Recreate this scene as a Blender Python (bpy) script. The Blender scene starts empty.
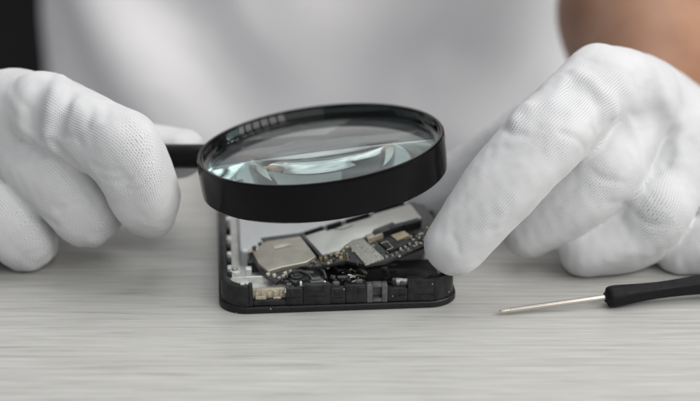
import bpy, bmesh, math, random
import numpy as np
from mathutils import Vector, Matrix, noise

random.seed(7)
S = 0.001                                   # the script works in millimetres
scene = bpy.context.scene
col = scene.collection
R = math.radians

# ------------------------------------------------------------------ camera frame
EL = R(22.0)
FPX = 700 * 85 / 36.0
rt = Vector((1, 0, 0)); up = Vector((0, math.sin(EL), math.cos(EL))); fw = Vector((0, math.cos(EL), -math.sin(EL)))
D0 = 490.0
CAM = -D0 * fw + (13 / FPX * D0) * rt + (107.5 / FPX * D0) * up

def Pd(px, py, d):                          # point seen at a pixel, d mm along the view axis
    return CAM + d * fw + (px - 350) / FPX * d * rt - (py - 200.5) / FPX * d * up
def ray(px, py):
    return fw + (px - 350) / FPX * rt - (py - 200.5) / FPX * up
def Pz(px, py, z):                          # point seen at a pixel on the level z
    r = ray(px, py); t = (z - CAM.z) / r.z
    return CAM + t * r
def Pplane(px, py, o, n):
    r = ray(px, py); t = (o - CAM).dot(n) / r.dot(n)
    return CAM + t * r

# ------------------------------------------------------------------ objects
def empty(name, origin, label=None, cat=None, group=None):
    o = bpy.data.objects.new(name, None); col.objects.link(o)
    o.empty_display_size = 0.01
    o.location = Vector(origin) * S
    o['org'] = [float(v) for v in origin]
    if label: o['label'] = label
    if cat: o['category'] = cat
    if group: o['group'] = group
    return o

def root_org(p):
    while p.parent is not None: p = p.parent
    return Vector(p['org']) if 'org' in p.keys() else Vector((0, 0, 0))

def link_mesh(name, verts, faces, mat, parent=None, smooth=True, origin=None, uv=None, auto=None):
    org = Vector((0, 0, 0))
    if parent is not None: org = root_org(parent)
    elif origin is not None: org = Vector(origin)
    va = np.asarray(verts, dtype=np.float64).reshape(-1, 3)
    va = (va - np.array(org)[None, :]) * S
    me = bpy.data.meshes.new(name)
    me.from_pydata(va.tolist(), [], [list(f) for f in faces])
    me.update()
    o = bpy.data.objects.new(name, me); col.objects.link(o)
    if parent is not None: o.parent = parent
    elif origin is not None:
        o.location = org * S; o['org'] = [float(v) for v in org]
    mats = mat if isinstance(mat, (list, tuple)) else [mat]
    for m in mats: me.materials.append(m)
    if uv is not None:
        lay = me.uv_layers.new(name='knit')
        li = np.empty(len(me.loops), dtype=np.int32); me.loops.foreach_get('vertex_index', li)
        lay.data.foreach_set('uv', np.asarray(uv, dtype=np.float32)[li].ravel())
    if smooth:
        me.polygons.foreach_set('use_smooth', [True] * len(me.polygons))
        if auto is not None:
            me.set_sharp_from_angle(angle=R(auto))
    me.update()
    return o

class MB:                                   # collects pieces of ONE mesh
    def __init__(s): s.bm = bmesh.new()
    def _take(s, b, mi=0):
        off = {}
        for v in b.verts: off[v] = s.bm.verts.new(v.co)
        for f in b.faces:
            try:
                nf = s.bm.faces.new([off[v] for v in f.verts]); nf.material_index = mi
            except ValueError: pass
        b.free()
    def box(s, c, size, fr=None, bev=0.0, mi=0, seg=2):
        b = bmesh.new(); bmesh.ops.create_cube(b, size=1.0)
        bmesh.ops.scale(b, vec=Vector(size), verts=b.verts)
        if bev > 0: bmesh.ops.bevel(b, geom=b.edges[:], offset=min(bev, min(size) * .49), segments=seg, affect='EDGES', profile=.5)
        M = Matrix.Translation(Vector(c)) if fr is None else fr @ Matrix.Translation(Vector(c))
        bmesh.ops.transform(b, matrix=M, verts=b.verts)
        s._take(b, mi); return s
    def prism(s, pts, z0, z1, fr=None, bev=0.0, mi=0, seg=2):
        b = bmesh.new()
        vs = [b.verts.new((p[0], p[1], z0)) for p in pts]
        f = b.faces.new(vs); b.normal_update()
        if f.normal.z > 0: bmesh.ops.reverse_faces(b, faces=[f])
        r = bmesh.ops.extrude_face_region(b, geom=[f])
        tv = [g for g in r['geom'] if isinstance(g, bmesh.types.BMVert)]
        bmesh.ops.translate(b, vec=(0, 0, z1 - z0), verts=tv)
        bmesh.ops.recalc_face_normals(b, faces=b.faces[:])
        if bev > 0:
            es = [e for e in b.edges if all(abs(v.co.z - z1) < 1e-6 for v in e.verts)]
            bmesh.ops.bevel(b, geom=es, offset=bev, segments=seg, affect='EDGES', profile=.5)
        if fr is not None: bmesh.ops.transform(b, matrix=fr, verts=b.verts)
        s._take(b, mi); return s
    def tube(s, pts, rad, n=10, mi=0):
        pts = [Vector(p) for p in pts]
        rings = []; prev = None
        for i, p in enumerate(pts):
            t = (pts[min(i + 1, len(pts) - 1)] - pts[max(i - 1, 0)]).normalized()
            a = prev - t * prev.dot(t) if prev is not None else t.orthogonal()
            a.normalize(); prev = a; c = t.cross(a)
            r = rad[i] if isinstance(rad, (list, tuple)) else rad
            rings.append([s.bm.verts.new(p + r * (math.cos(2 * math.pi * k / n) * a + math.sin(2 * math.pi * k / n) * c)) for k in range(n)])
        for i in range(len(rings) - 1):
            for k in range(n):
                f = s.bm.faces.new((rings[i][k], rings[i][(k + 1) % n], rings[i + 1][(k + 1) % n], rings[i + 1][k])); f.material_index = mi
        f = s.bm.faces.new(rings[0][::-1]); f.material_index = mi
        f = s.bm.faces.new(rings[-1]); f.material_index = mi
        return s
    def build(s, name, mat, parent=None, auto=35, origin=None, smooth=True):
        bmesh.ops.recalc_face_normals(s.bm, faces=s.bm.faces[:])
        s.bm.verts.index_update()
        vs = [v.co[:] for v in s.bm.verts]
        fs = [[v.index for v in f.verts] for f in s.bm.faces]
        mi = [f.material_index for f in s.bm.faces]
        s.bm.free()
        o = link_mesh(name, vs, fs, mat, parent, smooth, origin, None, auto)
        o.data.polygons.foreach_set('material_index', mi)
        return o

def lathe(profile, fr, n=160, closed=False, rad_fn=None):
    vs, fs = [], []
    m = len(profile)
    for i in range(n):
        a = 2 * math.pi * i / n
        for j, (r, z) in enumerate(profile):
            rr = r if rad_fn is None else rad_fn(r, z, a)
            vs.append(fr @ Vector((rr * math.cos(a), rr * math.sin(a), z)))
    for i in range(n):
        k = (i + 1) % n
        for j in range(m if closed else m - 1):
            j2 = (j + 1) % m
            fs.append((i * m + j, k * m + j, k * m + j2, i * m + j2))
    return [v[:] for v in vs], fs

def lathe_obj(name, profile, fr, mat, parent, n=160, closed=False, rad_fn=None, auto=40):
    vs, fs = lathe(profile, fr, n, closed, rad_fn)
    b = bmesh.new()
    bv = [b.verts.new(v) for v in vs]
    for f in fs:
        q = [bv[i] for i in f]
        if len(set(q)) > 2: b.faces.new(q)
    bmesh.ops.remove_doubles(b, verts=b.verts[:], dist=1e-4)
    bmesh.ops.recalc_face_normals(b, faces=b.faces[:])
    b.verts.index_update()
    o = link_mesh(name, [v.co[:] for v in b.verts], [[v.index for v in f.verts] for f in b.faces], mat, parent, True, None, None, auto)
    b.free()
    return o

# ------------------------------------------------------------------ materials
def new_mat(name):
    m = bpy.data.materials.new(name); m.use_nodes = True
    nt = m.node_tree; nt.nodes.clear()
    out = nt.nodes.new('ShaderNodeOutputMaterial')
    p = nt.nodes.new('ShaderNodeBsdfPrincipled')
    nt.links.new(p.outputs[0], out.inputs[0])
    return m, nt, p
def N(nt, t, **kw):
    n = nt.nodes.new(t)
    for k, v in kw.items(): setattr(n, k, v)
    return n
def noise_node(nt, vec, scale, detail=3, rough=.55, dist=0):
    n = N(nt, 'ShaderNodeTexNoise'); n.inputs['Scale'].default_value = scale
    n.inputs['Detail'].default_value = detail; n.inputs['Roughness'].default_value = rough; n.inputs['Distortion'].default_value = dist
    nt.links.new(vec, n.inputs['Vector']); return n.outputs['Fac']
def ramp(nt, fac, stops):
    r = N(nt, 'ShaderNodeValToRGB'); e = r.color_ramp.elements
    while len(e) < len(stops): e.new(.5)
    for k, (p, c) in enumerate(stops):
        e[k].position = p; e[k].color = (c[0], c[1], c[2], 1)
    nt.links.new(fac, r.inputs[0]); return r.outputs[0]
def maprange(nt, v, a, b, c, d):
    n = N(nt, 'ShaderNodeMapRange'); n.inputs[1].default_value = a; n.inputs[2].default_value = b; n.inputs[3].default_value = c; n.inputs[4].default_value = d
    nt.links.new(v, n.inputs[0]); return n.outputs[0]
def mathn(nt, op, a, b=None):
    n = N(nt, 'ShaderNodeMath', operation=op)
    for k, x in enumerate((a, b)):
        if x is None: continue
        if isinstance(x, (int, float)): n.inputs[k].default_value = x
        else: nt.links.new(x, n.inputs[k])
    return n.outputs[0]
def objco(nt, scale=(1, 1, 1)):
    t = N(nt, 'ShaderNodeTexCoord'); m = N(nt, 'ShaderNodeMapping'); m.inputs['Scale'].default_value = scale
    nt.links.new(t.outputs['Object'], m.inputs[0]); return m.outputs[0]
def bump(nt, p, h, strength, dist):
    b = N(nt, 'ShaderNodeBump'); b.inputs['Strength'].default_value = strength; b.inputs['Distance'].default_value = dist
    nt.links.new(h, b.inputs['Height']); nt.links.new(b.outputs[0], p.inputs['Normal']); return b
def simple(name, c, rough=.5, metal=0, var=.12, scale=600, bmp=0, rvar=.12, spec=.5, speck=0):
    m, nt, p = new_mat(name)
    f = noise_node(nt, objco(nt), scale, 4, .6)
    lo = [x * (1 - var) for x in c]; hi = [min(1, x * (1 + var)) for x in c]
    cc = ramp(nt, f, [(.3, lo), (.7, hi)])
    if speck:
        v = N(nt, 'ShaderNodeTexVoronoi'); v.inputs['Scale'].default_value = 420
        nt.links.new(objco(nt), v.inputs['Vector'])
        near = mathn(nt, 'LESS_THAN', v.outputs['Distance'], .075)
        sep = N(nt, 'ShaderNodeSeparateColor'); nt.links.new(v.outputs['Color'], sep.inputs[0])
        few = mathn(nt, 'GREATER_THAN', sep.outputs[0], 1 - speck)
        mk = mathn(nt, 'MULTIPLY', near, few)
        mx = N(nt, 'ShaderNodeMix', data_type='RGBA'); nt.links.new(mk, mx.inputs[0]); nt.links.new(cc, mx.inputs[6]); mx.inputs[7].default_value = (.5, .5, .5, 1)
        cc = mx.outputs[2]
    nt.links.new(cc, p.inputs['Base Color'])
    f2 = noise_node(nt, objco(nt), scale * .35, 4, .6)
    nt.links.new(maprange(nt, f2, .3, .7, max(.02, rough - rvar), min(1, rough + rvar)), p.inputs['Roughness'])
    p.inputs['Metallic'].default_value = metal
    p.inputs['Specular IOR Level'].default_value = spec
    if bmp: bump(nt, p, f, bmp, .0001)
    return m

def mat_table():
    m, nt, p = new_mat('pale_wood_grain')
    warp = noise_node(nt, objco(nt, (4, 10, 1)), 1, 2)
    g1 = noise_node(nt, objco(nt, (26, 560, 1)), 1, 3, .6)
    g2 = noise_node(nt, objco(nt, (60, 1400, 1)), 1, 3, .65)
    g3 = noise_node(nt, objco(nt, (3, 60, 1)), 1, 3, .5)
    s = mathn(nt, 'ADD', mathn(nt, 'MULTIPLY', g1, .55), mathn(nt, 'MULTIPLY', g2, .38))
    s = mathn(nt, 'ADD', s, mathn(nt, 'MULTIPLY', g3, .07))
    c = ramp(nt, s, [(.37, (.355, .351, .33)), (.46, (.448, .446, .424)), (.54, (.49, .488, .465)), (.65, (.56, .557, .532))])
    nt.links.new(c, p.inputs['Base Color'])
    nt.links.new(maprange(nt, s, .35, .65, .5, .36), p.inputs['Roughness'])
    p.inputs['Specular IOR Level'].default_value = .4
    bump(nt, p, s, .35, .00025)
    return m

def mat_glove():
    m, nt, p = new_mat('white_knit_cotton')
    t = N(nt, 'ShaderNodeUVMap', uv_map='knit')
    wob = noise_node(nt, objco(nt), 120, 2)
    sp = N(nt, 'ShaderNodeSeparateXYZ'); nt.links.new(t.outputs[0], sp.inputs[0])
    u = mathn(nt, 'ADD', sp.outputs[0], mathn(nt, 'MULTIPLY', wob, 1.2))
    v = mathn(nt, 'ADD', sp.outputs[1], mathn(nt, 'MULTIPLY', wob, 1.2))
    PV, PU = .70, .50
    cell = mathn(nt, 'FLOOR', mathn(nt, 'ADD', mathn(nt, 'DIVIDE', v, PV), .5))
    ush = mathn(nt, 'ADD', u, mathn(nt, 'MULTIPLY', mathn(nt, 'MODULO', cell, 2.0), PU * .5))
    sv = mathn(nt, 'COSINE', mathn(nt, 'MULTIPLY', v, 2 * math.pi / PV))       # +1 in the groove between wales
    su = mathn(nt, 'COSINE', mathn(nt, 'MULTIPLY', ush, 2 * math.pi / PU))
    gro = maprange(nt, sv, .0, 1, 0, 1); dot = maprange(nt, su, -.2, .9, 0, 1)
    hole = mathn(nt, 'MULTIPLY', gro, mathn(nt, 'ADD', mathn(nt, 'MULTIPLY', dot, .8), .2))
    stretch = maprange(nt, noise_node(nt, objco(nt), 55, 2), .36, .64, .1, 1.0)
    hole = mathn(nt, 'MULTIPLY', hole, stretch)
    wt = N(nt, 'ShaderNodeAttribute', attribute_name='weave'); hole = mathn(nt, 'MULTIPLY', hole, wt.outputs['Fac'])
    fz = noise_node(nt, objco(nt), 1800, 3, .7)
    tone = noise_node(nt, objco(nt), 40, 3)
    base = ramp(nt, tone, [(.3, (.55, .555, .565)), (.7, (.63, .632, .637))])
    mx = N(nt, 'ShaderNodeMix', data_type='RGBA'); nt.links.new(mathn(nt, 'MULTIPLY', hole, .78), mx.inputs[0])
    nt.links.new(base, mx.inputs[6]); mx.inputs[7].default_value = (.25, .26, .275, 1)  # shade inside the stitch gaps put into the knit's colour
    nt.links.new(mx.outputs[2], p.inputs['Base Color'])
    p.inputs['Roughness'].default_value = .95
    p.inputs['Specular IOR Level'].default_value = .15
    p.inputs['Sheen Weight'].default_value = .25; p.inputs['Sheen Roughness'].default_value = .5
    h = mathn(nt, 'SUBTRACT', mathn(nt, 'MULTIPLY', fz, .5), hole)
    bump(nt, p, h, .55, .0002)
    return m

def mat_glass():
    m, nt, p = new_mat('lens_glass')
    p.inputs['Base Color'].default_value = (.93, .985, .975, 1)
    p.inputs['Roughness'].default_value = 0.0
    p.inputs['IOR'].default_value = 1.52
    p.inputs['Transmission Weight'].default_value = 1.0
    out = [n for n in nt.nodes if n.type == 'OUTPUT_MATERIAL'][0]
    v = N(nt, 'ShaderNodeVolumeAbsorption'); v.inputs['Color'].default_value = (.55, .92, .88, 1); v.inputs['Density'].default_value = 10
    nt.links.new(v.outputs[0], out.inputs['Volume'])
    return m

def mat_foil():
    m, nt, p = new_mat('speckled_grey_foil')
    f = noise_node(nt, objco(nt), 2600, 2, .7)
    nt.links.new(ramp(nt, f, [(.35, (.16, .155, .14)), (.62, (.52, .5, .46))]), p.inputs['Base Color'])
    p.inputs['Metallic'].default_value = .5; p.inputs['Roughness'].default_value = .5
    bump(nt, p, f, .6, .0001); return m

def mat_pcb():
    m, nt, p = new_mat('black_circuit_board')
    vec = objco(nt, (1, 1, 1))
    rot = N(nt, 'ShaderNodeMapping'); rot.inputs['Rotation'].default_value = (0, 0, R(-20)); rot.inputs['Scale'].default_value = (1300, 2000, 1)
    nt.links.new(vec, rot.inputs[0])
    v = N(nt, 'ShaderNodeTexVoronoi', distance='CHEBYCHEV'); v.inputs['Scale'].default_value = 1
    nt.links.new(rot.outputs[0], v.inputs['Vector'])
    sep = N(nt, 'ShaderNodeSeparateColor'); nt.links.new(v.outputs['Color'], sep.inputs[0])
    k = mathn(nt, 'MULTIPLY', mathn(nt, 'GREATER_THAN', sep.outputs[0], .80), mathn(nt, 'LESS_THAN', v.outputs['Distance'], .22))
    mx = N(nt, 'ShaderNodeMix', data_type='RGBA'); nt.links.new(k, mx.inputs[0]); mx.inputs[6].default_value = (.014, .014, .016, 1); mx.inputs[7].default_value = (.3, .28, .22, 1)
    nt.links.new(mx.outputs[2], p.inputs['Base Color'])
    p.inputs['Roughness'].default_value = .38
    bump(nt, p, sep.outputs[1], .35, .0001); return m

def mat_skin():
    m, nt, p = new_mat('skin')
    f = noise_node(nt, objco(nt), 22, 4)
    nt.links.new(ramp(nt, f, [(.3, (.22, .10, .052)), (.7, (.40, .22, .135))]), p.inputs['Base Color'])
    p.inputs['Roughness'].default_value = .5
    p.inputs['Subsurface Weight'].default_value = .1; p.inputs['Subsurface Radius'].default_value = (.006, .002, .001)
    return m

def mat_shirt():
    m, nt, p = new_mat('white_shirt_cloth')
    f = noise_node(nt, objco(nt), 12, 3)
    nt.links.new(ramp(nt, f, [(.3, (.83, .825, .83)), (.7, (.87, .865, .87))]), p.inputs['Base Color'])
    p.inputs['Roughness'].default_value = .9; p.inputs['Specular IOR Level'].default_value = .2
    bump(nt, p, noise_node(nt, objco(nt), 2500, 2), .2, .0002)
    return m

M = dict(
    table=mat_table(), glove=mat_glove(), glass=mat_glass(), foil=mat_foil(), pcb=mat_pcb(), skin=mat_skin(), shirt=mat_shirt(),
    rim=simple('black_gloss_plastic', (.0032, .0032, .0037), .14, 0, .1, 300, 0, .05, .14),
    ring=simple('black_mirror_plastic', (.0032, .0032, .0037), .05, 0, .1, 300, 0, .02, .6),
    handle=simple('black_handle_plastic', (.0035, .0035, .004), .3, 0, .1, 300, 0, .05, .25),
    grip=simple('black_rubber_grip', (.004, .004, .0055), .55, 0, .3, 900, .15, .1, .22),
    steel=simple('brushed_steel', (.62, .58, .52), .27, 1, .15, 900, .05),
    shaft=simple('polished_steel', (.60, .56, .50), .3, 1, .05, 200, 0, .05),
    frame=simple('dark_moulded_plastic', (.010, .010, .011), .42, 0, .85, 420, .5, .16, .4, .22),
    flange=simple('black_bezel', (.0045, .0045, .005), .36, 0, .6, 1200, .6, .15, .4, .45),
    alu=simple('cast_grey_metal', (.66, .66, .64), .45, .4, .2, 500, .2),
    battery=simple('silver_battery_wrap', (.60, .60, .61), .4, .35, .05, 120),
    shield=simple('warm_shield_metal', (.40, .365, .315), .42, .75, .12, 160, .05),
    plate=simple('bright_shield_metal', (.50, .485, .46), .5, .6, .06, 160, .03),
    gold=simple('gold_plate', (.44, .34, .19), .42, .9, .2, 900),
    chip=simple('chip_resin', (.018, .018, .020), .4, 0, .2, 900),
    tan=simple('tan_chip', (.50, .40, .27), .4, .25, .1, 900),
    cream=simple('cream_component', (.50, .47, .39), .45, .2, .15, 900),
    film=simple('black_film', (.012, .012, .013), .45, 0, .2, 400, .2),
    white=simple('white_plastic', (.62, .62, .60), .5, 0, .12, 700),
    grey=simple('grey_plastic', (.085, .085, .09), .45, 0, .3, 700, .2),
    beige=simple('beige_contact', (.42, .37, .28), .5, .3, .35, 1500, .3),
    back=simple('dark_backdrop', (.004, .004, .005), .9, 0, .2, 4),
)

# ------------------------------------------------------------------ implicit surfaces
def smin(a, b, k):
    if k <= 0: return np.minimum(a, b)
    h = np.maximum(k - np.abs(a - b), 0) / k
    return np.minimum(a, b) - h * h * k * .25

def seg_sd(P, a, b, ra, rb):
    ab = b - a; L2 = float(ab @ ab) + 1e-9
    t = np.clip(((P - a) @ ab) / L2, 0, 1)
    q = P - a - t[..., None] * ab
    return np.sqrt((q * q).sum(-1)) - (ra + t * (rb - ra))

def seg_flat(P, a, b, ra, rb, view, p, turn):
    """like seg_sd with a squarish section: flatter finger planes with rounded edges"""
    ab = b - a; L = float(np.linalg.norm(ab)) + 1e-9; t_ = ab / L
    ref = view - t_ * (view @ t_); ref /= np.linalg.norm(ref); bi = np.cross(t_, ref)
    ref, bi = math.cos(turn) * ref + math.sin(turn) * bi, math.cos(turn) * bi - math.sin(turn) * ref
    q = P - a; t = q @ t_; tc = np.clip(t, 0, L); ex = np.abs(t - tc)
    x = np.abs(q @ ref); y = np.abs(q @ bi)
    m = np.maximum(x, y) + 1e-9
    d = m * ((x / m) ** p + (y / m) ** p) ** (1 / p)
    return np.sqrt(d * d + ex * ex) - (ra + tc / L * (rb - ra))

class Blob:
    """smooth union of tapered bones, meshed with surface nets"""
    def __init__(s, lo, hi, h):
        s.lo = np.array(lo, float); s.h = h
        s.n = np.ceil((np.array(hi) - s.lo) / h).astype(int) + 1
        s.F = np.full(s.n, 60.0, dtype=np.float32)
        s.ax = [s.lo[i] + h * np.arange(s.n[i]) for i in range(3)]
    def sub(s, lo, hi):
        i0 = np.clip(np.floor((np.array(lo) - s.lo) / s.h).astype(int), 0, s.n - 1)
        i1 = np.clip(np.ceil((np.array(hi) - s.lo) / s.h).astype(int) + 1, 1, s.n)
        sl = tuple(slice(i0[k], i1[k]) for k in range(3))
        P = np.stack(np.meshgrid(*[s.ax[k][sl[k]] for k in range(3)], indexing='ij'), -1)
        return sl, P
    def chain(s, pts, k=1.0, kin=3.0, sq=None):
        A = [np.array(p[0], float) for p in pts]; r = [p[1] for p in pts]
        m = max(r) + 9
        sl, P = s.sub(np.min(A, 0) - m, np.max(A, 0) + m)
        if P.size == 0: return
        f = None
        for i in range(len(A) - 1):
            d = seg_sd(P, A[i], A[i + 1], r[i], r[i + 1]) if sq is None else seg_flat(P, A[i], A[i + 1], r[i], r[i + 1], *sq)
            f = d if f is None else smin(f, d, kin)
        s.F[sl] = smin(s.F[sl], f.astype(np.float32), k)
    def ell(s, c, rad, k=5.0, fr=None):
        c = np.array(c, float); m = max(rad) + 9
        sl, P = s.sub(c - m, c + m)
        q = P - c
        if fr is not None: q = q @ np.array(fr)
        q = q / np.array(rad)
        l = np.sqrt((q * q).sum(-1)) + 1e-6
        l2 = np.sqrt((q * q / np.array(rad) ** 2 * np.array(rad) ** 0).sum(-1)) + 1e-9
        f = (l - 1) * min(rad) * 1.0
        s.F[sl] = smin(s.F[sl], f.astype(np.float32), k)
    def fold(s, pts, amp, w, dr=None):
        """raise (amp > 0) or sink the cloth along a line lying on the surface"""
        A = [np.array(p, float) for p in pts]; m = 3.2 * w + 2
        sl, P = s.sub(np.min(A, 0) - m, np.max(A, 0) + m)
        if P.size == 0: return
        d = None
        for i in range(len(A) - 1):
            q = seg_sd(P, A[i], A[i + 1], 0, 0)
            d = q if d is None else np.minimum(d, q)
        s.F[sl] -= (amp * np.exp(-(d / w) ** 2)).astype(np.float32)
    def hit(s, px, py, d0=430, d1=620):
        """first point of the surface seen at a pixel"""
        for d in np.arange(d0, d1, s.h * .5):
            p = np.array(Pd(px, py, float(d))); i = np.round((p - s.lo) / s.h).astype(int)
            if (i >= 0).all() and (i < s.n).all() and s.F[tuple(i)] < 0: return p
        return np.array(Pd(px, py, 505))
    def ripple(s, amp, scale, seed):
        """large soft unevenness of the cloth: a sum of random plane waves"""
        g = np.random.default_rng(seed)
        sl = np.abs(s.F) < 6
        idx = np.argwhere(sl); P = s.lo + idx * s.h
        d = np.zeros(len(P))
        for _ in range(14):
            k = g.normal(size=3); k /= np.linalg.norm(k); k *= g.uniform(.5, 1.6) * 2 * math.pi / scale
            d += np.sin(P @ k + g.uniform(0, 6.28))
        s.F[sl] += (amp * d / math.sqrt(7)).astype(np.float32)
    def mesh(s):
        F = s.F; neg = F < 0
        n = F.shape
        acc = np.zeros((n[0] - 1, n[1] - 1, n[2] - 1, 3), np.float32); cnt = np.zeros(acc.shape[:3], np.float32)
        corners = [(i, j, k) for i in (0, 1) for j in (0, 1) for k in (0, 1)]
        def c(o): return tuple(slice(o[a], n[a] - 1 + o[a]) for a in range(3))
        for o in corners:
            for a in range(3):
                if o[a] == 0:
                    o2 = list(o); o2[a] = 1
                    f0 = F[c(o)]; f1 = F[c(o2)]
                    x = (f0 < 0) != (f1 < 0)
                    t = np.where(x, f0 / np.where(x, f0 - f1, 1), 0)
                    for b in range(3):
                        acc[..., b] += np.where(x, (t if b == a else o[b]), 0)
                    cnt += x
        act = cnt > 0
        vid = np.full(act.shape, -1, np.int64); vid[act] = np.arange(act.sum())
        cells = np.argwhere(act)
        V = s.lo + (cells + acc[act] / cnt[act][:, None]) * s.h
        quads = []
        for a in range(3):
            b, d = (a + 1) % 3, (a + 2) % 3
            s0 = [slice(None)] * 3; s1 = [slice(None)] * 3
            s0[a] = slice(0, n[a] - 1); s1[a] = slice(1, n[a])
            x = neg[tuple(s0)] != neg[tuple(s1)]
            e = np.argwhere(x)
            e = e[(e[:, b] > 0) & (e[:, d] > 0) & (e[:, b] < n[b] - 1) & (e[:, d] < n[d] - 1)]
            sg = neg[tuple(s0)][tuple(e.T)]
            def g(db, dd):
                q = e.copy(); q[:, b] += db; q[:, d] += dd
                return vid[tuple(q.T)]
            Q = np.stack([g(-1, -1), g(0, -1), g(0, 0), g(-1, 0)], 1)
            Q[~sg] = Q[~sg][:, ::-1]
            quads.append(Q)
        Q = np.concatenate(quads)
        Q = Q[(Q >= 0).all(1)]
        # light Laplacian smoothing evens out the grid
        for it in range(2):
            sm = np.zeros_like(V); c2 = np.zeros(len(V))
            for i in range(4):
                np.add.at(sm, Q[:, i], V[Q[:, (i + 1) % 4]]); np.add.at(c2, Q[:, i], 1)
                np.add.at(sm, Q[:, i], V[Q[:, (i + 3) % 4]]); np.add.at(c2, Q[:, i], 1)
            V = np.where(c2[:, None] > 0, .5 * V + .5 * sm / np.maximum(c2, 1)[:, None], V)
        return V, Q

def spline(ch, step=1.6):
    """the bones as one smooth curve of short pieces"""
    A = np.array([p[0] for p in ch], float); r = np.array([p[1] for p in ch], float)
    A = np.vstack([2 * A[0] - A[1], A, 2 * A[-1] - A[-2]]); P = []; Rr = []
    for i in range(1, len(A) - 2):
        n = max(2, int(np.linalg.norm(A[i + 1] - A[i]) / step))
        for k in range(n):
            t = k / n
            P.append(.5 * (2 * A[i] + (A[i + 1] - A[i - 1]) * t + (2 * A[i - 1] - 5 * A[i] + 4 * A[i + 1] - A[i + 2]) * t * t + (3 * A[i] - A[i - 1] - 3 * A[i + 1] + A[i + 2]) * t ** 3))
            Rr.append(r[i - 1] + (r[i] - r[i - 1]) * t)
    P.append(A[-2]); Rr.append(r[-1])
    return np.array(P), np.array(Rr)

def knit_uv(V, chains, offs, view, along):
    """millimetres along and round the nearest finger; the back of the hand gets one flat weave of its own;
    a third value fades the weave out where two of these meet"""
    al = along / np.linalg.norm(along); ac = np.cross(view, al); ac /= np.linalg.norm(ac)
    flat = np.stack([V @ al, V @ ac], 1)
    nb = len(chains) + 1
    D = np.full((len(V), nb), 1e9); UV = np.zeros((len(V), nb, 2)); UV[:, -1] = flat
    for ci, (ch, off) in enumerate(zip(chains, offs)):
        m = seg_sd(V, np.array(ch[0][0]), np.array(ch[1][0]), ch[0][1], ch[1][1])
        D[:, -1] = np.minimum(D[:, -1], m)
        P, r = spline(ch[1:]); rm = float(r.mean()); s0 = 0.0
        T = np.gradient(P, axis=0); T /= np.linalg.norm(T, axis=1)[:, None]
        best = np.full(len(V), 1e9); near = np.zeros(len(V))
        for i in range(len(P) - 1):
            ab = P[i + 1] - P[i]; L = np.linalg.norm(ab)
            q = V - P[i]; last = i == len(P) - 2
            d0 = q @ T[i]; d1 = (P[i + 1] - V) @ T[i + 1]; sm = d0 + d1
            f = np.where(sm > 1e-6, d0 / np.where(sm > 1e-6, sm, 1), 0)
            tc = np.clip((q @ ab) / L, 0, L)
            d = np.linalg.norm(q - tc[:, None] * ab / L, axis=1)
            t_ = T[i]; ref = view - t_ * (view @ t_); ref /= np.linalg.norm(ref); bi = np.cross(t_, ref)
            k = d < best
            best[k] = d[k]; near[k] = r[i]
            u = np.clip(f, 0, 1) * L if not last else np.where(f > 1, (q @ ab) / L, np.clip(f, 0, 1) * L)
            UV[k, ci, 0] = s0 + u[k]; UV[k, ci, 1] = off + np.arctan2(q[k] @ bi, q[k] @ ref) * rm
            s0 += L
        D[:, ci] = best - near
    o = np.argsort(D, 1); b = o[:, 0]; row = np.arange(len(V))
    w = np.clip((D[row, o[:, 1]] - D[row, b]) / 1.6, 0, 1)
    return UV[row, b], w

def PX(l):                                   # (pixel x, pixel y, depth, radius) -> bone
    return [(np.array(Pd(a, b, d)), r) for (a, b, d, r) in l]

# ------------------------------------------------------------------ setting
tb = MB(); tb.box((0, -186, -14), (1400, 630, 28), bev=2)
top = tb.build('tabletop', M['table'], None, origin=(0, -175, 0)); top['kind'] = 'structure'
bd = MB(); bd.box((0, 1330, 100), (4200, 40, 2600)); w = bd.build('backdrop', M['back'], None, origin=(0, 1330, 0)); w['kind'] = 'structure'

# ------------------------------------------------------------------ magnifying glass
ROLL = R(6.5)
e1 = Vector((math.cos(ROLL), 0, math.sin(ROLL))); e2 = Vector((0, math.cos(R(1.6)), -math.sin(R(1.6)))); e2 = (e2 - e1 * e1.dot(e2)).normalized(); n3 = e1.cross(e2)
RC = Pd(320, 141.5, 499)                       # centre of the rim's upper edge
FRL = Matrix(((e1.x, e2.x, n3.x, RC.x), (e1.y, e2.y, n3.y, RC.y), (e1.z, e2.z, n3.z, RC.z), (0, 0, 0, 1)))
RO = 37.6
mag = empty('magnifying_glass', RC, 'round magnifying glass with a deep black rim, held by its handle over the opened phone', 'magnifying glass')
prof = [(RO - .35, 0), (RO - .05, -.35), (RO + .05, -1.0), (RO + .05, -6), (RO - .2, -11.2), (RO - .7, -11.7), (RO - 1.9, -11.7), (RO - 2.3, -11.2),
        (RO - 2.3, -8.6), (RO - 2.9, -8.3), (RO - 3.1, -7.9), (RO - 3.1, -7.2), (RO - 2.2, -6.9), (RO - 2.2, -4.4), (RO - 2.9, -4.2), (RO - 3.0, -3.7), (RO - 2.9, -3.2),
        (RO - 1.7, -2.9), (RO - 1.5, -.5), (RO - 1.2, -.08), (RO - .8, .05)]
lathe_obj('rim', prof, FRL, M['rim'], mag, 200, True, auto=30)
lathe_obj('retaining_ring', [(RO - 1.62, -.6), (RO - 1.84, -2.8), (RO - 3.0, -3.1), (RO - 3.12, -3.7), (RO - 3.0, -4.25), (RO - 2.5, -4.25), (RO - 2.5, -3.4), (RO - 1.5, -3.1), (RO - 1.4, -.6)], FRL, M['ring'], mag, 200, True, auto=30)
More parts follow.
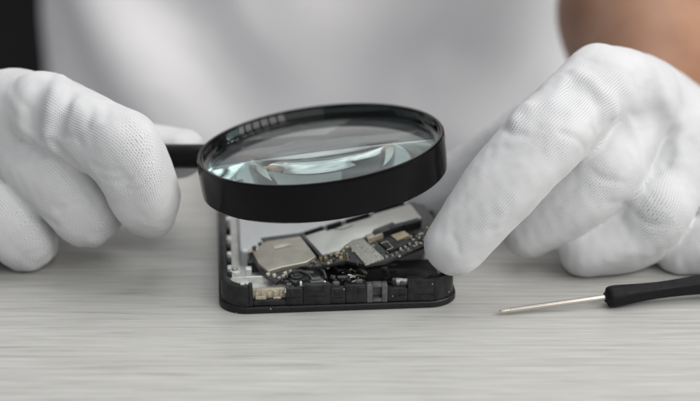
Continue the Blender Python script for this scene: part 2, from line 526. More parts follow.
# biconvex lens
RL = RO - 2.3; ze = -5.65; th = 1.15; sag = 3.9
lp = []
Rs = (RL * RL + sag * sag) / (2 * sag)
for i in range(25):
    r = RL * i / 24; lp.append((r, ze + th + sag - (Rs - math.sqrt(Rs * Rs - r * r))))
for i in range(25):
    r = RL * (24 - i) / 24; lp.append((r, ze - th - sag + (Rs - math.sqrt(Rs * Rs - r * r))))
lathe_obj('lens', lp, FRL, M['glass'], mag, 160, False, auto=50)
# handle
YAW = R(19)
hd = (-math.cos(YAW) * e1 + math.sin(YAW) * e2).normalized()
hc = RC + n3 * -5.0
def axis_frame(o, z):
    z = Vector(z).normalized(); x = Vector((0, 0, 1)).cross(z)
    x.normalize(); y = z.cross(x)
    return Matrix(((x.x, y.x, z.x, o[0]), (x.y, y.y, z.y, o[1]), (x.z, y.z, z.z, o[2]), (0, 0, 0, 1)))
fh = axis_frame(hc + hd * (RO - 1.0), hd)
hp = [(0, 0), (3.0, 0), (3.0, 1.2), (3.75, 1.4), (3.85, 1.8), (3.85, 9), (3.85, 16), (4.6, 24), (5.4, 40), (5.8, 60), (5.6, 80), (4.6, 92), (3.0, 96), (0, 97)]
lathe_obj('handle', hp, fh, M['handle'], mag, 48, False, auto=40)
lug = MB()
s_ = hd.cross(n3)
flg = Matrix(((hd.x, s_.x, n3.x, hc.x), (hd.y, s_.y, n3.y, hc.y), (hd.z, s_.z, n3.z, hc.z), (0, 0, 0, 1)))
lug.box((RO + .35, 0, -1.2), (1.5, 7.2, 8.8), flg, .6)
lug.build('lug', M['rim'], mag)

# ------------------------------------------------------------------ screwdriver
p1 = Pz(612, 296.5, 3.3); pt = Pz(499, 311.8, 1.3)
sd = (p1 - pt).normalized(); Lh = (p1 - pt).length
scr = empty('screwdriver', pt, 'small precision screwdriver with thin steel shaft and black fluted handle, lying on the table', 'screwdriver')
fs_ = axis_frame(pt, sd)
lathe_obj('shaft', [(0, 3.2), (.72, 3.2), (.82, 3.5), (.82, Lh - 1), (0, Lh - 1)], fs_, M['shaft'], scr, 32)
def phil(r, z, a):
    return r * (1 - (.3 if z < .6 else 0) * abs(math.cos(2 * a)) ** 3)
lathe_obj('tip', [(0, 0), (.3, .02), (.5, .35), (.62, 1.3), (.62, 2.4), (.72, 2.9), (.72, 3.3), (0, 3.31)], fs_, M['steel'], scr, 32, rad_fn=phil)
def flute(r, z, a):
    k = .10 * min(1, max(0, (z - Lh - 2) / 6))
    return r * (1 - k * (.5 + .5 * math.cos(6 * a)))
hz = [(0, -2.2), (1.5, -2.2), (1.7, -1.8), (2.9, -1.2), (3.2, -.4), (3.25, 1.5), (3.1, 6), (2.85, 10), (2.7, 14), (2.72, 18), (2.9, 23), (3.3, 30), (3.5, 38), (3.5, 62), (3.2, 66), (3.4, 70), (3.2, 78), (1.5, 80), (0, 80)]
hz2 = []
for (a, b) in zip(hz[:-1], hz[1:]):
    for k in range(4): hz2.append((a[0] + (b[0] - a[0]) * k / 4, Lh + a[1] + (b[1] - a[1]) * k / 4))
hz2.append((0, Lh + 80))
lathe_obj('handle', hz2, fs_, M['grip'], scr, 72, rad_fn=flute, auto=50)

# ------------------------------------------------------------------ smartphone
ROT = R(4.6)
PH = Matrix.Translation((.8, -1.6, 0)) @ Matrix.Rotation(ROT, 4, 'Z') @ Matrix.Diagonal((1, 1, 1.25, 1))
phone = empty('smartphone', (0, 70, 0), 'opened smartphone lying screen down with its battery, shields and circuit board bare under the magnifier', 'phone')
def rrect(w, h, r, cy, n=10):
    pts = []
    for (sx, sy, a0) in ((1, 1, 0), (-1, 1, 90), (-1, -1, 180), (1, -1, 270)):
        for k in range(n + 1):
            a = R(a0 + 90 * k / n)
            pts.append((sx * (w / 2 - r) + r * math.cos(a), cy + sy * (h / 2 - r) + r * math.sin(a)))
    return pts
HW, LEN = 34.7, 126.0
MB().prism(rrect(71.0, 127.2, 8.6, LEN / 2), .15, 1.7, PH, .5, seg=3).build('screen_bezel', M['flange'], phone)
MB().prism(rrect(66, 122, 6, LEN / 2), 1.7, 2.3, PH).build('midplate', M['alu'], phone)
# side frame: arcs at the corners, straight walls, the front wall cut into steps
fr_ = MB()
def arc(cx, cy, a0, a1, ro, ri, z0, z1, n=12, bev=.3):
    o = [(cx + ro * math.cos(R(a0 + (a1 - a0) * k / n)), cy + ro * math.sin(R(a0 + (a1 - a0) * k / n))) for k in range(n + 1)]
    i = [(cx + ri * math.cos(R(a1 - (a1 - a0) * k / n)), cy + ri * math.sin(R(a1 - (a1 - a0) * k / n))) for k in range(n + 1)]
    fr_.prism(o + i, z0, z1, PH, bev)
RCN = 8.0
arc(-HW + RCN, RCN, 180, 270, RCN, RCN - 2.6, 1.7, 6.8)
arc(HW - RCN, RCN, 270, 360, RCN, RCN - 2.6, 1.7, 7.6)
arc(HW - RCN, LEN - RCN, 0, 90, RCN, RCN - 2.4, 1.7, 7.2)
arc(-HW + RCN, LEN - RCN, 90, 180, RCN, RCN - 2.4, 1.7, 7.2)
fr_.box((0, LEN - 1.1, 4.45), (2 * (HW - RCN), 2.2, 5.5), PH, .3)
for s in (-1, 1):
    fr_.box((s * (HW - 1.0), LEN / 2, 4.3), (2.0, LEN - 2 * RCN, 5.2), PH, .3)
def fx(px): return (px - 337.0) / 3.37
def front(p0, p1, z1, y0=0.0, th=2.4, z0=1.7, bev=.25):
    a, b = fx(p0), fx(p1)
    fr_.box(((a + b) / 2, y0 + th / 2, (z0 + z1) / 2), (b - a - .02, th, z1 - z0), PH, bev)
front(247, 251, 7.2, .05)
front(251, 284, 3.1, .15)
front(284, 301, 6.0, .1)
front(301, 328, 6.7, -.1)
front(328, 343, 5.6, .1)
front(343, 364, 6.3, 0)
front(385, 405, 5.2, .1)
front(405, 428, 7.4, -.05)
front(428, 431, 6.2, .3)
front(431, 437, 7.3, -.02)
fr_.box((fx(314), -.15, 5.1), (5.2, .3, .35), PH)
fr_.box((fx(314), -.15, 3.7), (5.2, .3, .35), PH)
fr_.box((fx(424), -.12, 3.1), (4.2, .3, .5), PH)
fr_.box((fx(352), -.05, 4.2), (.5, .3, 3.0), PH)
for (p0, p1, z0, z1) in ((286, 299, 3.4, 3.7), (288, 291, 4.6, 5.7), (303, 309, 5.8, 6.9), (320, 326, 5.8, 6.9), (330, 341, 2.9, 3.2), (332, 336, 4.2, 5.2), (345, 350, 5.2, 6.5), (355, 362, 4.4, 5.9), (387, 391, 3.6, 5.4), (396, 403, 3.0, 3.4), (408, 411, 5.6, 7.6), (414, 427, 6.3, 6.6), (432, 435, 4.0, 5.0)):
    fr_.box(((fx(p0) + fx(p1)) / 2, -.08, (z0 + z1) / 2), (fx(p1) - fx(p0), .5, z1 - z0), PH, .12)
# inner ribs
fr_.box((fx(330), 3.6, 3.9), (1.2, 2.6, 3.2), PH, .2)
fr_.box((fx(297), 3.8, 3.6), (1.0, 2.8, 2.7), PH, .2)
fr_.box((fx(408), 3.6, 4.2), (1.0, 2.6, 4.0), PH, .2)
fr_.build('frame', M['frame'], phone, 30)
# charging port bracket
pb = MB()
a, b = fx(364), fx(385)
pb.box((a + .9, 1.3, 4.0), (1.7, 2.7, 4.6), PH, .2); pb.box((b - .9, 1.3, 4.0), (1.7, 2.7, 4.6), PH, .2)
pb.box(((a + b) / 2, 1.3, 6.0), (b - a - 3.6, 2.6, .7), PH, .1); pb.box(((a + b) / 2, 1.3, 2.3), (b - a - 3.6, 2.6, .9), PH, .1)
pb.box(((a + b) / 2, 2.4, 4.2), (b - a - 3.6, .5, 2.8), PH)
pb.build('charging_port', M['grey'], phone)
# antenna contact block at the front left
ac = MB(); ac.box((fx(267), 2.7, 4.2), (9.4, 1.6, 2.3), PH, .2)
for k in range(5): ac.box((fx(267) - 3.6 + 1.8 * k, 1.85, 4.1 + .25 * (k % 2)), (.9, .35, 1.4), PH, .1)
ac.box((fx(259), 1.5, 3.5), (3.2, 1.2, .8), PH, .15); ac.box((fx(275), 1.6, 3.35), (2.4, 1.4, .5), PH, .15)
ac.build('antenna_contact', M['beige'], phone)
# bright cast tray at the front left, with posts
tr = MB()
tr.prism([(-32.4, 3.0), (-28, 2.8), (-27.4, 4.3), (-12, 4.3), (-12, 12), (-15, 12.2), (-15, 17), (-32.4, 17)], 2.3, 3.5, PH, .2)
tr.box((-22.5, 12.6, 4.2), (19, 1.0, 1.6), PH, .2)
tr.box((-31.6, 8.5, 4.4), (1.2, 12, 2.0), PH, .2)
tr.box((-30.5, 15.5, 4.6), (3.2, 3.6, 2.4), PH, .4); tr.box((-26.4, 17.6, 4.4), (2.0, 2.6, 2.2), PH, .3)
tr.box((-30.8, 4.4, 4.6), (2.4, 2.0, 2.6), PH, .4)
tr.build('metal_tray', M['alu'], phone)
sc_ = MB()
for (x, y) in ((-30.5, 15.5), (-30.8, 4.4)):
    f = PH @ Matrix.Translation((x, y, 5.8))
    sc_.prism([(.95 * math.cos(R(a)), .95 * math.sin(R(a))) for a in range(0, 360, 24)], 0, .5, f, .15)
    sc_.box((0, 0, .5), (1.3, .28, .12), f); sc_.box((0, 0, .51), (.28, 1.3, .12), f)
sc_.build('screw', M['steel'], phone)
MB().prism(rrect(60, 50, 2.0, 94), 2.3, 5.6, PH, .5, seg=3).build('graphite_sheet', M['film'], phone)
bt = MB(); bt.prism(rrect(58, 38, 2.0, 47), 2.3, 6.3, PH, .8, seg=3)
bt.build('battery', M['battery'], phone)
sp_ = MB(); sp_.prism(rrect(9, 3, .6, 24), 2.3, 5.2, PH @ Matrix.Translation((-22, 0, 0)), .3); sp_.build('connector', M['chip'], phone)
# black flexible film over the front right and what lies on it
fl = MB(); fl.prism([(-4, 3.2), (31.2, 3.2), (31.2, 26), (2, 26), (-4, 20)], 2.3, 3.2, PH, .15)
fl.box((19, 13, 3.6), (20, 10, .8), PH, .3); fl.build('flex_film', M['film'], phone)
st = MB(); st.box((fx(411), 5.3, 4.9), (9.6, 2.2, 1.1), PH, .3); st.box((fx(399), 5.2, 4.6), (2.0, 2.8, 1.8), PH, .3)
st.build('metal_strip', M['white'], phone)
st2 = MB(); st2.box((fx(311), 3.9, 4.7), (6.4, 1.4, .9), PH, .2); st2.box((fx(340), 3.9, 4.4), (5.0, 1.2, .6), PH, .2); st2.build('bracket', M['white'], phone)
cl = MB()
for k in range(9):
    x = fx(344 + 2.6 * k) + random.uniform(-.3, .3); y = 7.8 + random.uniform(-1.8, 2.2)
    cl.box((x, y, 3.6 + random.uniform(0, .5)), (random.uniform(.6, 1.8), random.uniform(.4, 1.0), random.uniform(.4, 1.0)), PH @ Matrix.Rotation(random.uniform(-.4, .4) * .2, 4, 'Z'), .1)
cl.tube([PH @ Vector((fx(345), 8.5, 4.0)), PH @ Vector((fx(350), 7.2, 4.6)), PH @ Vector((fx(356), 8.8, 4.4)), PH @ Vector((fx(362), 7.4, 4.6)), PH @ Vector((fx(367), 8.6, 4.2))], .28, 8)
cl.build('contact_spring', M['steel'], phone)

# circuit board, lifted at its right end
O = Pz(305, 236, 9.5)
a_ = Vector((32, 11.9, 5.5)).normalized(); b_ = Vector((5.1, -16, 0)); b_ = (b_ - a_ * a_.dot(b_)).normalized(); c_ = (a_.cross(b_)); c_ = -c_ if c_.z < 0 else c_
bb = c_.cross(a_)
BF = Matrix(((a_.x, bb.x, c_.x, O.x), (a_.y, bb.y, c_.y, O.y), (a_.z, bb.z, c_.z, O.z), (0, 0, 0, 1)))
BI = BF.inverted()
def bxy(px, py, lift=0.0):
    q = BI @ Pplane(px, py, O + c_ * lift, c_); return (q.x, q.y)
def bpoly(l, lift=0.0): return [bxy(a, b, lift) for (a, b) in l]
board = MB().prism(bpoly([(244, 249), (262, 239), (300, 234), (412, 203), (424, 206), (441, 228), (432, 244), (385, 263), (366, 266), (345, 262), (318, 268), (300, 268), (276, 284), (262, 275)]), -.5, .45, BF, .08).build('circuit_board', M['pcb'], phone)
# left shield can
sh = MB().prism(bpoly([(252, 251), (266, 241), (301, 236), (316, 256), (306, 262), (281, 267), (268, 271), (258, 264)], 1.7), .45, 1.7, BF, .3, seg=3)
sh.prism(bpoly([(271, 243), (288, 240), (292, 245), (274, 249)], 1.85), 1.6, 1.95, BF, .12)
sh = sh.build('shield_can', M['shield'], board)
# big bright shield plate
pl = MB().prism(bpoly([(303, 236.5), (325, 229.5), (327, 231), (342, 226), (344, 224.5), (371, 217), (373, 214), (410, 203.5), (422, 218), (398, 225), (392, 222), (374, 229), (371, 235), (352, 240), (345, 245), (340, 250), (322, 254.5)], 1.4), .45, 1.4, BF, .15)
pl = pl.build('shield_plate', M['plate'], board)
eg = MB()
arcp = [bxy(332 + 21 * k / 12, 228.4 + 2.3 * math.sin(math.pi * k / 12) - 3.2 * k / 12, 1.42) for k in range(13)]
eg.tube([BF @ Vector((x, y, 1.42)) for (x, y) in arcp], .14, 6)
eg.build('engraved_arc', M['chip'], pl)
ed = MB()
for (a, b) in (((305, 233.6), (323, 227.8)), ((327, 227), (341, 222.6)), ((346, 221.4), (369, 214.4)), ((373, 212), (404, 203))):
    q0, q1 = bxy(*a, .9), bxy(*b, .9)
    d = Vector((q1[0] - q0[0], q1[1] - q0[1], 0)); ang = math.atan2(d.y, d.x)
    ed.box((0, 0, 0), (d.length, .8, 1.3), BF @ Matrix.Translation(((q0[0] + q1[0]) / 2, (q0[1] + q1[1]) / 2, .9)) @ Matrix.Rotation(ang, 4, 'Z'), .15)
ed.build('edge_clip', M['chip'], board)
fo = MB().prism(bpoly([(345, 241), (362, 237), (384, 257.5), (365, 264)], 1.1), .45, 1.1, BF, .15)
fo.build('foil_pad', M['foil'], board)
# black seam between the two shields
sm = MB(); q0, q1 = bxy(302, 237, .9), bxy(322, 259, .9)
d = Vector((q1[0] - q0[0], q1[1] - q0[1], 0))
sm.box((0, 0, 0), (d.length, 1.1, 2.2), BF @ Matrix.Translation(((q0[0] + q1[0]) / 2, (q0[1] + q1[1]) / 2, .9)) @ Matrix.Rotation(math.atan2(d.y, d.x), 4, 'Z'), .2)
sm.build('shield_wall', M['chip'], board)
# components
def comp(name, l, h, mat, bev=.08, base=.45):
    return MB().prism(bpoly(l, h), base, h, BF, bev).build(name, mat, board)
comp('processor', [(378, 241), (399, 233), (409, 243), (390, 251)], 1.2, M['chip'], .12)
comp('memory_chip', [(391, 235), (404, 230.5), (410, 235), (397, 240)], 1.6, M['tan'], .1)
for (x, y) in ((403, 241), (409, 243), (405, 246), (413, 239), (416, 242), (411, 236), (419, 237), (422, 233), (425, 237), (400, 238)):
    comp('capacitor', [(x - 1.7, y), (x + .8, y - .9), (x + 2.0, y + .5), (x - .4, y + 1.4)], .9 + random.uniform(0, .25), M['cream'], .06)
for (x, y) in ((373, 245), (370, 241), (396, 252), (402, 250), (408, 249), (414, 246), (421, 243), (427, 241), (386, 256), (392, 254.5), (399, 255)):
    comp('resistor', [(x - 1.8, y), (x + .6, y - .9), (x + 1.8, y + .4), (x - .6, y + 1.2)], .85, M['steel'], .05)
for (x0, y0, x1, y1) in ((372, 231.5, 388, 226), (388, 226, 402, 221.5), (402, 222, 418, 217.5)):
    comp('connector', [(x0, y0), (x1, y1), (x1 + 2.5, y1 + 3.0), (x0 + 2.5, y0 + 3.0)], 2.3, M['chip'], .2)
    comp('connector_pin', [(x0 + 1.5, y0 + 3.2), (x1 + 1.5, y1 + 3.2), (x1 + 2.4, y1 + 4.4), (x0 + 2.4, y0 + 4.4)], 1.5, M['gold'], .1)
comp('connector', [(365, 235), (380, 230), (383, 233.5), (368, 239)], 2.0, M['beige'], .2)
tr_ = MB()
for l in ([(381, 243.5), (387, 241.2), (393, 247.5), (387, 250)],):
    q = [BF @ Vector((*bxy(a, b, 1.25), 1.25)) for (a, b) in l]
    tr_.tube(q[:], .13, 6)
tr_.build('chip_marking', M['cream'], board)
for (x, y, w_, m_) in ((320, 256, 4, 'gold'), (325, 257, 3, 'gold'), (331, 254, 5, 'gold'), (337, 252, 4, 'beige'), (343, 250, 3, 'gold'), (347, 246, 5, 'beige'), (352, 250, 3, 'gold'), (328, 262, 4, 'steel'), (322, 263, 3, 'chip'), (314, 262, 4, 'chip'), (340, 256, 5, 'gold'), (333, 259, 4, 'chip'), (348, 255, 4, 'chip')):
    comp('contact', [(x - w_ * .35, y), (x + w_ * .35, y - 1), (x + w_ * .35 + .8, y + .6), (x - w_ * .35 + .8, y + 1.5)], random.uniform(.9, 1.7), M[m_], .12)
for (x, y) in ((250, 250), (254, 246.5), (260, 243), (257, 248)):
    comp('contact', [(x - 2.4, y), (x + 1.2, y - 1.6), (x + 2.6, y + .6), (x - 1, y + 2.2)], random.uniform(1.5, 2.4), M['steel'] if y > 247 else M['chip'], .12)
for (x, y) in ((268, 273), (274, 274), (279, 277), (285, 272), (283, 275), (290, 270)):
    comp('capacitor', [(x - 2, y), (x + 1.2, y - 1.2), (x + 2, y + .6), (x - 1, y + 1.6)], random.uniform(.9, 1.3), M['cream'] if random.random() > .5 else M['steel'], .06)
rb = random.Random(5)
for k in range(44):
    t_ = rb.random(); u_ = rb.random()
    x = 384 + 46 * t_; y = 259 - 17 * t_ - (3 + 24 * u_) * .62
    m_ = rb.choice(['chip', 'steel', 'cream', 'chip', 'grey', 'gold', 'chip']); q = rb.uniform(.8, 1.7)
    comp('resistor', [(x - q, y), (x + q * .4, y - q * .5), (x + q, y + q * .35), (x - q * .3, y + q * .9)], rb.uniform(.65, 1.1), M[m_], .05)
for k in range(22):
    t_ = rb.random(); x = 312 + 36 * t_; y = 262 - 10 * t_ + rb.uniform(-4, 4); q = rb.uniform(.7, 1.5)
    comp('contact', [(x - q, y), (x + q * .4, y - q * .5), (x + q, y + q * .35), (x - q * .3, y + q * .9)], rb.uniform(.7, 1.6), M[rb.choice(['gold', 'chip', 'steel', 'chip', 'beige'])], .05)
# modules, loose flex and contacts under the board's lower edge
def turn(x, y, z, a): return PH @ Matrix.Translation((x, y, z)) @ Matrix.Rotation(a, 4, 'Z')
cm = MB(); f = turn(fx(296), 9.2, 4.2, .5)
cm.box((0, 0, 0), (5.2, 4.6, 2.8), f, .5)
cm.prism([(2.0 * math.cos(R(a)), 2.0 * math.sin(R(a))) for a in range(0, 360, 20)], 1.3, 2.0, f, .2)
cm.prism([(1.1 * math.cos(R(a)), 1.1 * math.sin(R(a))) for a in range(0, 360, 20)], 1.9, 2.3, f, .1)
cm.build('camera_module', M['chip'], phone)
cm = MB(); f = turn(fx(316), 8.6, 4.0, .2)
cm.box((0, 0, 0), (4.6, 3.6, 2.2), f, .35); cm.box((-.3, .2, 1.3), (3.0, 2.4, .5), f, .2); cm.box((2.9, -.4, -.5), (1.6, 2.4, 1.2), f, .2)
cm.build('sensor_module', M['grey'], phone)
for pts, rr in (([(284, 276, 7), (292, 272, 8), (301, 271, 8.2), (309, 275, 7.4), (313, 281, 6)], .55), ([(318, 268, 8.5), (324, 272, 8), (326, 279, 6.6)], .5),
                ([(352, 258, 9.5), (357, 262, 9), (359, 269, 8), (366, 274, 6.5)], 1.1), ([(333, 266, 8), (338, 271, 7.5), (346, 270, 7), (352, 276, 6)], .5)):
    t = MB(); t.tube([Pz(a, b, z) for a, b, z in pts], rr, 8); t.build('flex_cable', M['film'], phone)
rg = random.Random(21)
for k in range(46):
    px = rg.uniform(280, 398); py = rg.uniform(264, 285); z = 8.3 - (py - 262) * .12 + rg.uniform(-.6, .4)
    p = Pz(px, py, z); m_ = rg.choice(['chip', 'chip', 'grey', 'film', 'steel', 'white', 'gold', 'grey', 'steel']) if px < 372 else rg.choice(['chip', 'grey', 'film', 'chip'])
    sz = (rg.uniform(.6, 2.6), rg.uniform(.4, 1.2), rg.uniform(.3, 1.2))
    if m_ in ('steel', 'white', 'gold'): sz = tuple(v * .55 for v in sz)
    o = MB(); o.box((0, 0, 0), sz, Matrix.Translation(p) @ Matrix.Rotation(rg.uniform(-.6, 1.0), 4, 'Z') @ Matrix.Rotation(rg.uniform(-.4, .4), 4, 'X'), .1)
    o.build('contact', M[m_], phone)
sp2 = MB()
for l in ([(346, 272), (351, 269), (356, 272), (353, 276), (348, 275)], [(357, 270), (363, 268), (368, 271), (364, 275)], [(350, 278), (358, 275), (366, 277)], [(316, 262), (322, 260), (328, 263), (322, 266), (317, 264)]):
    sp2.tube([Pz(a, b, 7.6 - (b - 268) * .1) for a, b in l], .24, 7)
sp2.build('contact_spring', M['steel'], phone)
# clips and ribs along the inner side of the left wall, small posts on the front wall
for k, y in enumerate((12, 17.5, 22, 28, 33, 40, 47, 56, 66)):
    o = MB(); o.box((-HW + 2.6, y, 5.0 - .3 * (k % 2)), (1.4, 2.2 + (k % 3) * .6, 2.6), PH, .25)
    o.build('side_clip', M['alu'] if k % 2 else M['frame'], phone)
for (px, z, w_, m_) in ((299, 6.4, .7, 'white'), (323, 6.2, .6, 'white'), (287, 5.9, 1.4, 'grey'), (294, 6.2, 1.0, 'frame'), (334, 5.9, 1.8, 'grey'), (347, 6.5, 1.2, 'frame'), (357, 6.5, 2.0, 'grey'), (392, 5.6, 1.2, 'frame'), (400, 5.5, 1.0, 'grey'), (246, 6.6, .9, 'white'), (241, 6.7, 1.2, 'alu')):
    o = MB(); o.box((fx(px), 2.0 + rg.uniform(0, 1.2), z), (w_, 1.3, 1.0), PH, .15); o.build('post', M[m_], phone)

# ------------------------------------------------------------------ person: body, shirt, gloves
L_index = PX([(-60, 120, 525, 11), (42, 107, 500, 11.0), (118, 150, 490, 10.9), (144, 192, 496, 10.4), (150, 211, 505, 8.3)])
L_mid = PX([(-70, 130, 525, 11), (4, 124, 511, 12.0), (59, 177, 505, 11.6), (85, 207, 507, 10.8), (87, 214, 515, 9.4)])
L_ring = PX([(-80, 150, 525, 11), (-41, 162, 516, 11.6), (6, 215, 511, 11.2), (25, 236, 513, 9.8), (27, 242, 521, 8.6)])
L_pin = PX([(-90, 170, 525, 10), (-80, 200, 510, 9.6), (-50, 238, 508, 8.8), (-30, 250, 512, 8.0)])
L_thumb = PX([(-60, 170, 548, 13), (60, 158, 545, 11), (140, 154, 535, 9.5), (182, 153, 529, 7.6)])
L_palm = PX([(-170, 190, 560, 26), (-70, 165, 540, 22), (-10, 135, 524, 17), (18, 112, 512, 13)])
R_index = PX([(652, 102, 550, 12), (600, 86, 508, 12.2), (548, 136, 489, 11.8), (501, 187, 486, 11.2), (455, 246, 487, 8.9)])
R_mid = PX([(668, 126, 552, 12), (634, 104, 518, 13.4), (603, 169, 507, 12.4), (567, 203, 507, 11.5), (528, 230, 510, 8.7)])
R_ring = PX([(682, 146, 555, 12), (680, 138, 524, 13.2), (651, 211, 513, 12.8), (622, 235, 512, 11.7), (586, 249, 511, 8.9)])
R_pin = PX([(712, 158, 560, 11), (735, 180, 528, 11), (722, 236, 514, 10.2), (682, 251, 516, 8.4)])
R_thumb = PX([(640, 130, 545, 13), (555, 120, 535, 11.0), (490, 162, 540, 9.6), (432, 196, 545, 8.6)])
R_palm = PX([(684, 142, 595, 18), (662, 132, 560, 18), (642, 116, 530, 16), (625, 97, 514, 14)])
VIEW = -np.array(fw)

def set_w(o, w):
    a = o.data.attributes.new('weave', 'FLOAT', 'POINT'); a.data.foreach_set('value', np.asarray(w, np.float32))

def chain_box(chains, m=14):
    A = np.array([p[0] for c in chains for p in c]); return A.min(0) - m, A.max(0) + m

def make_glove(name, chains, palm, kpalm, folds, clip, knuckles, crease, h=.6, seed=1):
    lo, hi = chain_box(chains + [palm], 16)
    lo = np.maximum(lo, clip[0]); hi = np.minimum(hi, clip[1])
    bl = Blob(lo, hi, h)
    bl.chain(palm, 4, 8)
    for c in chains: bl.chain(c[:2], 6, 4)                    # metacarpals melt into the palm
    for c in chains:                                          # fingers stay apart
        P, r = spline(c[1:], 1.5); bl.chain(list(zip(P, r * .985)), kpalm, 0, (VIEW, 2.9, .3))
    for p, r in PX(knuckles): bl.chain([(p, r), (p + np.array((.1, 0, 0)), r)], 4.5)
    hits = [([bl.hit(*p) for p in f[0]],) + f[1:] for f in folds]
    for f in hits: bl.fold(*f)
    g = random.Random(seed)                                   # small irregular creases of loose cotton
    for (x0, y0, x1, y1, n) in crease:
        for _ in range(n):
            x, y, a, l = g.uniform(x0, x1), g.uniform(y0, y1), g.uniform(0, math.pi), g.uniform(4, 11)
            pts = [bl.hit(x + l * k * math.cos(a + .3 * k), y + l * k * math.sin(a + .3 * k)) for k in (-1, 0, 1)]
            if max(np.linalg.norm(pts[0] - pts[1]), np.linalg.norm(pts[1] - pts[2])) < 6: bl.fold(pts, g.choice((-.3, -.2, .18, .25)), g.uniform(.7, 1.2))
    bl.ripple(.05, 5, seed); bl.ripple(.10, 22, seed + 1)
    V, Q = bl.mesh()
    offs = [25 * i for i in range(len(chains))] + [200]
    uv, kw = knit_uv(V, chains, offs, VIEW, chains[1][1][0] - palm[1][0])
    return V, Q, uv, kw

def onsurf(l): return [np.array(Pd(*p)) for p in l]
L_folds = [                                  # (pixels along the fold, height, width)
    ([(61, 79), (55, 92), (50, 112), (47, 134)], 2.9, 1.7),
    ([(71, 92), (64, 112), (59, 134)], -1.4, 1.9),
    ([(37, 85), (35, 105), (33, 128)], -1.0, 3.0),
    ([(50, 139), (75, 166), (107, 203)], -1.0, 1.2),
    ([(8, 190), (20, 201), (54, 224)], -1.0, 1.2),
    ([(131, 120), (140, 132), (144, 150)], .45, 1.6),
    ([(92, 165), (108, 172), (122, 172)], -.45, 1.0),
    ([(100, 178), (116, 182), (130, 178)], -.35, 1.0),
    ([(22, 128), (38, 142), (52, 150)], .45, 1.3),
    ([(58, 210), (70, 204), (84, 204)], -.4, 1.0),
    ([(10, 95), (20, 112), (22, 135)], .5, 1.6),
    ([(85, 100), (90, 112), (88, 126)], -.35, 1.3),
]
R_folds = [
    ([(527, 106), (519, 112), (514, 120)], 1.9, 1.9),
    ([(534, 120), (548, 112), (562, 116)], -.8, 3.0),
    ([(577, 74), (592, 82), (605, 96), (614, 112)], 2.7, 1.9),
    ([(574, 88), (590, 97), (600, 112), (602, 124)], -1.5, 2.2),
    ([(640, 80), (652, 105), (660, 140)], -.8, 4.0),
    ([(668, 100), (680, 130), (678, 160)], 1.2, 3.0),
    ([(645, 182), (668, 162), (690, 142)], -.6, 1.6),
    ([(565, 78), (560, 90), (552, 100)], .5, 1.6),
    ([(585, 150), (575, 138), (560, 132)], -.5, 1.1),
    ([(594, 172), (606, 180), (622, 182)], -.4, 1.1),
    ([(630, 120), (640, 150), (640, 178)], .5, 1.5),
    ([(600, 60), (622, 66), (640, 82)], .45, 1.6),
    ([(650, 62), (662, 84), (668, 112)], .5, 1.6),
    ([(636, 214), (648, 224), (664, 226)], -.4, 1.1),
    ([(478, 232), (490, 226), (498, 216)], -.25, 1.2),
    ([(500, 128), (512, 134), (524, 134)], -.35, 1.1),
]
big = (np.array((-1e3,) * 3), np.array((1e3,) * 3))
VL, QL, UL, WL = make_glove('glove', [L_index, L_mid, L_ring, L_pin, L_thumb], L_palm, .2, L_folds, (np.array((-190, -1e3, 0.25)), big[1]), [(125, 143, 488, 9.3), (62, 176, 502, 9.2), (7, 213, 508, 9.0)], [(0, 75, 130, 140, 10), (60, 130, 170, 225, 6), (0, 140, 100, 235, 8)], seed=3)
VR, QR, UR, WR = make_glove('glove', [R_index, R_mid, R_ring, R_pin, R_thumb], R_palm, .2, R_folds, (np.array((-1e3, -1e3, 0.25)), np.array((190, 1e3, 1e3))), [(546, 134, 485, 9.6), (605, 168, 503, 9.8), (654, 206, 506, 10.2), (602, 86, 504, 10.2), (643, 98, 510, 10.2)], [(440, 130, 540, 260, 5), (520, 60, 640, 160, 12), (560, 160, 690, 260, 8), (630, 60, 700, 160, 10)], seed=5)

def body_chains(g):
    v = lambda *a: np.array(a, float)
    wr = R_palm[1][0]; wl = L_palm[1][0]
    elr = np.array(Pd(664, -95, 740)); ell = np.array(v(-265, 260, 60))
    ch = []
    ch.append(([(v(-5, 470, -330), 105 + g), (v(-10, 475, -150), 92 + g), (v(-8, 475, 60), 98 + g), (v(-5, 480, 240), 105 + g)], 20))
    ch.append(([(v(-74, 476, -200), 92 + g), (v(-74, 476, 60), 90 + g), (v(-100, 480, 300), 72 + g)], 30))
    ch.append(([(v(52, 474, -200), 72 + g), (v(52, 474, 60), 70 + g), (v(60, 480, 300), 72 + g)], 30))
    ch.append(([(v(-150, 480, 350), 56 + g), (v(150, 480, 350), 56 + g)], 40))
    arms = [([(v(165, 480, 345), 52 + g), (elr, 42 + g)], 25), ([(v(-165, 480, 345), 52 + g), (ell, 42 + g)], 25)]
    fore = [([(elr, 47), (elr * .45 + wr * .55, 39), (wr, 15)], 12), ([(ell, 43), (ell * .4 + wl * .6, 36), (wl, 15)], 12)]
    return ch, arms, fore, elr, ell

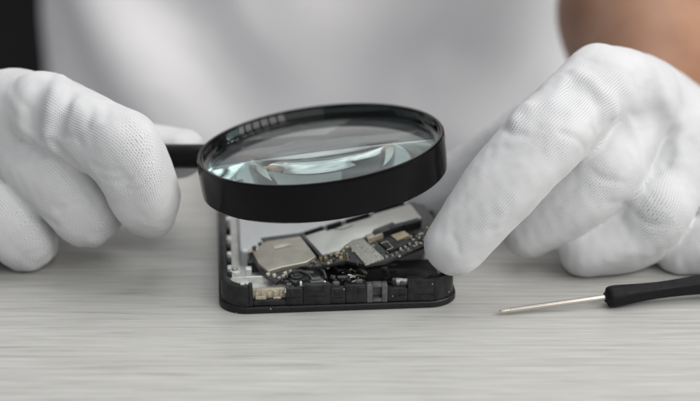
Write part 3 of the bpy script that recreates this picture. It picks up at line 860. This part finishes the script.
person = None
ch, arms, fore, elr, ell = body_chains(0)
bl = Blob((-340, -30, -420), (340, 640, 470), 5.0)
for c, k in body_chains(-16)[0] + arms: bl.chain(c, k, 20)
bl.chain([(np.array((0, 480, 370.)), 50), (np.array((0, 470, 425.)), 46)], 25)
for c, k in fore: bl.chain(c, k, 10)
for P_ in (L_palm, R_palm): bl.chain([(p, r - 4.5) for p, r in P_[1:]], 8)
for c in (L_index, L_mid, L_ring, L_thumb, R_index, R_mid, R_ring, R_pin, R_thumb): bl.chain([(p, r - 4.6) for p, r in c], 3)
V, Q = bl.mesh()
person = link_mesh('person', V, Q.tolist(), M['skin'], None, True, (0, 470, -330))
person['label'] = 'person in white shirt and white knitted gloves holding the magnifying glass over the phone'
person['category'] = 'person'
ch, arms, fore, _, _ = body_chains(9)
bl = Blob((-340, 120, -420), (340, 650, 520), 5.0)
for c, k in ch: bl.chain(c, k, 20)
bl.chain([(np.array((0, 480, 360.)), 66), (np.array((0, 470, 440.)), 60)], 25)      # unseen collar, added to keep neck skin out of the lens reflections
# short sleeve on the bare arm, long sleeve on the other
sh_r = arms[0][0][0][0]
bl.chain([(sh_r, 64), (sh_r * .55 + elr * .45, 60)], 25)
bl.chain([(arms[1][0][0][0], 64), (ell, 54)], 25, 12)
v = lambda *a: np.array(a, float)
hh = lambda l: [bl.hit(a, b, 700, 980) for a, b in l]
for pts, am, wi in (([(92, -25), (112, 15), (145, 70), (190, 140)], 32, 17), ([(510, -20), (505, 60), (470, 130)], 22, 18),
                    ([(290, -20), (300, 60), (330, 110)], 7, 18)):
    bl.fold(hh(pts), am, wi)
bl.ripple(3.0, 90, 11)
V, Q = bl.mesh()
link_mesh('shirt', V, Q.tolist(), M['shirt'], person)
set_w(link_mesh('glove', VL, QL.tolist(), M['glove'], person, True, None, UL), WL)
set_w(link_mesh('glove', VR, QR.tolist(), M['glove'], person, True, None, UR), WR)

# ------------------------------------------------------------------ camera, light, world
cd = bpy.data.cameras.new('camera'); cam = bpy.data.objects.new('camera', cd); col.objects.link(cam)
cam.location = CAM * S
cam.rotation_euler = (math.pi / 2 - EL, 0, 0)
cd.lens = 85; cd.sensor_width = 36; cd.sensor_fit = 'HORIZONTAL'
cd.clip_start = .02; cd.clip_end = 20
cd.dof.use_dof = True; cd.dof.focus_distance = .481; cd.dof.aperture_fstop = 7.0
scene.camera = cam

def area(name, loc, look, sx, sy, power, colr=(1, 1, 1)):
    l = bpy.data.lights.new(name, 'AREA'); l.shape = 'RECTANGLE'; l.size = sx; l.size_y = sy; l.energy = power; l.color = colr
    o = bpy.data.objects.new(name, l); col.objects.link(o)
    o.location = loc
    o.rotation_euler = (Vector(look) - Vector(loc)).to_track_quat('-Z', 'Y').to_euler()
    return o
area('softbox_lamp', (.1, .3, 1.25), (0, .05, 0), 1.1, .9, 8, (1, .99, .98))
area('front_fill_lamp', (.35, -1.4, 1.0), (0, .1, .05), 1.2, .8, 5.5, (1, .99, .98))  # added fill that brightens the shirt, no real lamp stands here
wc = Vector((1.22, -.56, 1.08)); wn = (Vector((0, .03, .04)) - wc).normalized(); wx = wn.cross(Vector((0, 0, 1))).normalized(); wy = wx.cross(wn)
for i in range(6):                          # the panes of the daylight window that the rim mirrors
    for j in range(2):
        p = wc + wx * (i - 2.5) * .28 + wy * (j - .5) * .39
        area('window_pane_lamp', p, p + wn, .215, .32, 2.1, (1, .985, .96))

wd = bpy.data.worlds.new('World'); scene.world = wd; wd.use_nodes = True
bg = wd.node_tree.nodes['Background']; bg.inputs[0].default_value = (.93, .95, 1.0, 1); bg.inputs[1].default_value = .33

scene.view_settings.view_transform = 'Standard'; scene.view_settings.look = 'None'
scene.view_settings.exposure = 0.0; scene.view_settings.gamma = 1.0
scene.render.engine = 'CYCLES'
cy = scene.cycles
cy.use_denoising = True
cy.max_bounces = 14; cy.transmission_bounces = 12; cy.glossy_bounces = 8; cy.diffuse_bounces = 5
cy.caustics_refractive = True; cy.caustics_reflective = True; cy.blur_glossy = .3
cy.sample_clamp_indirect = 6
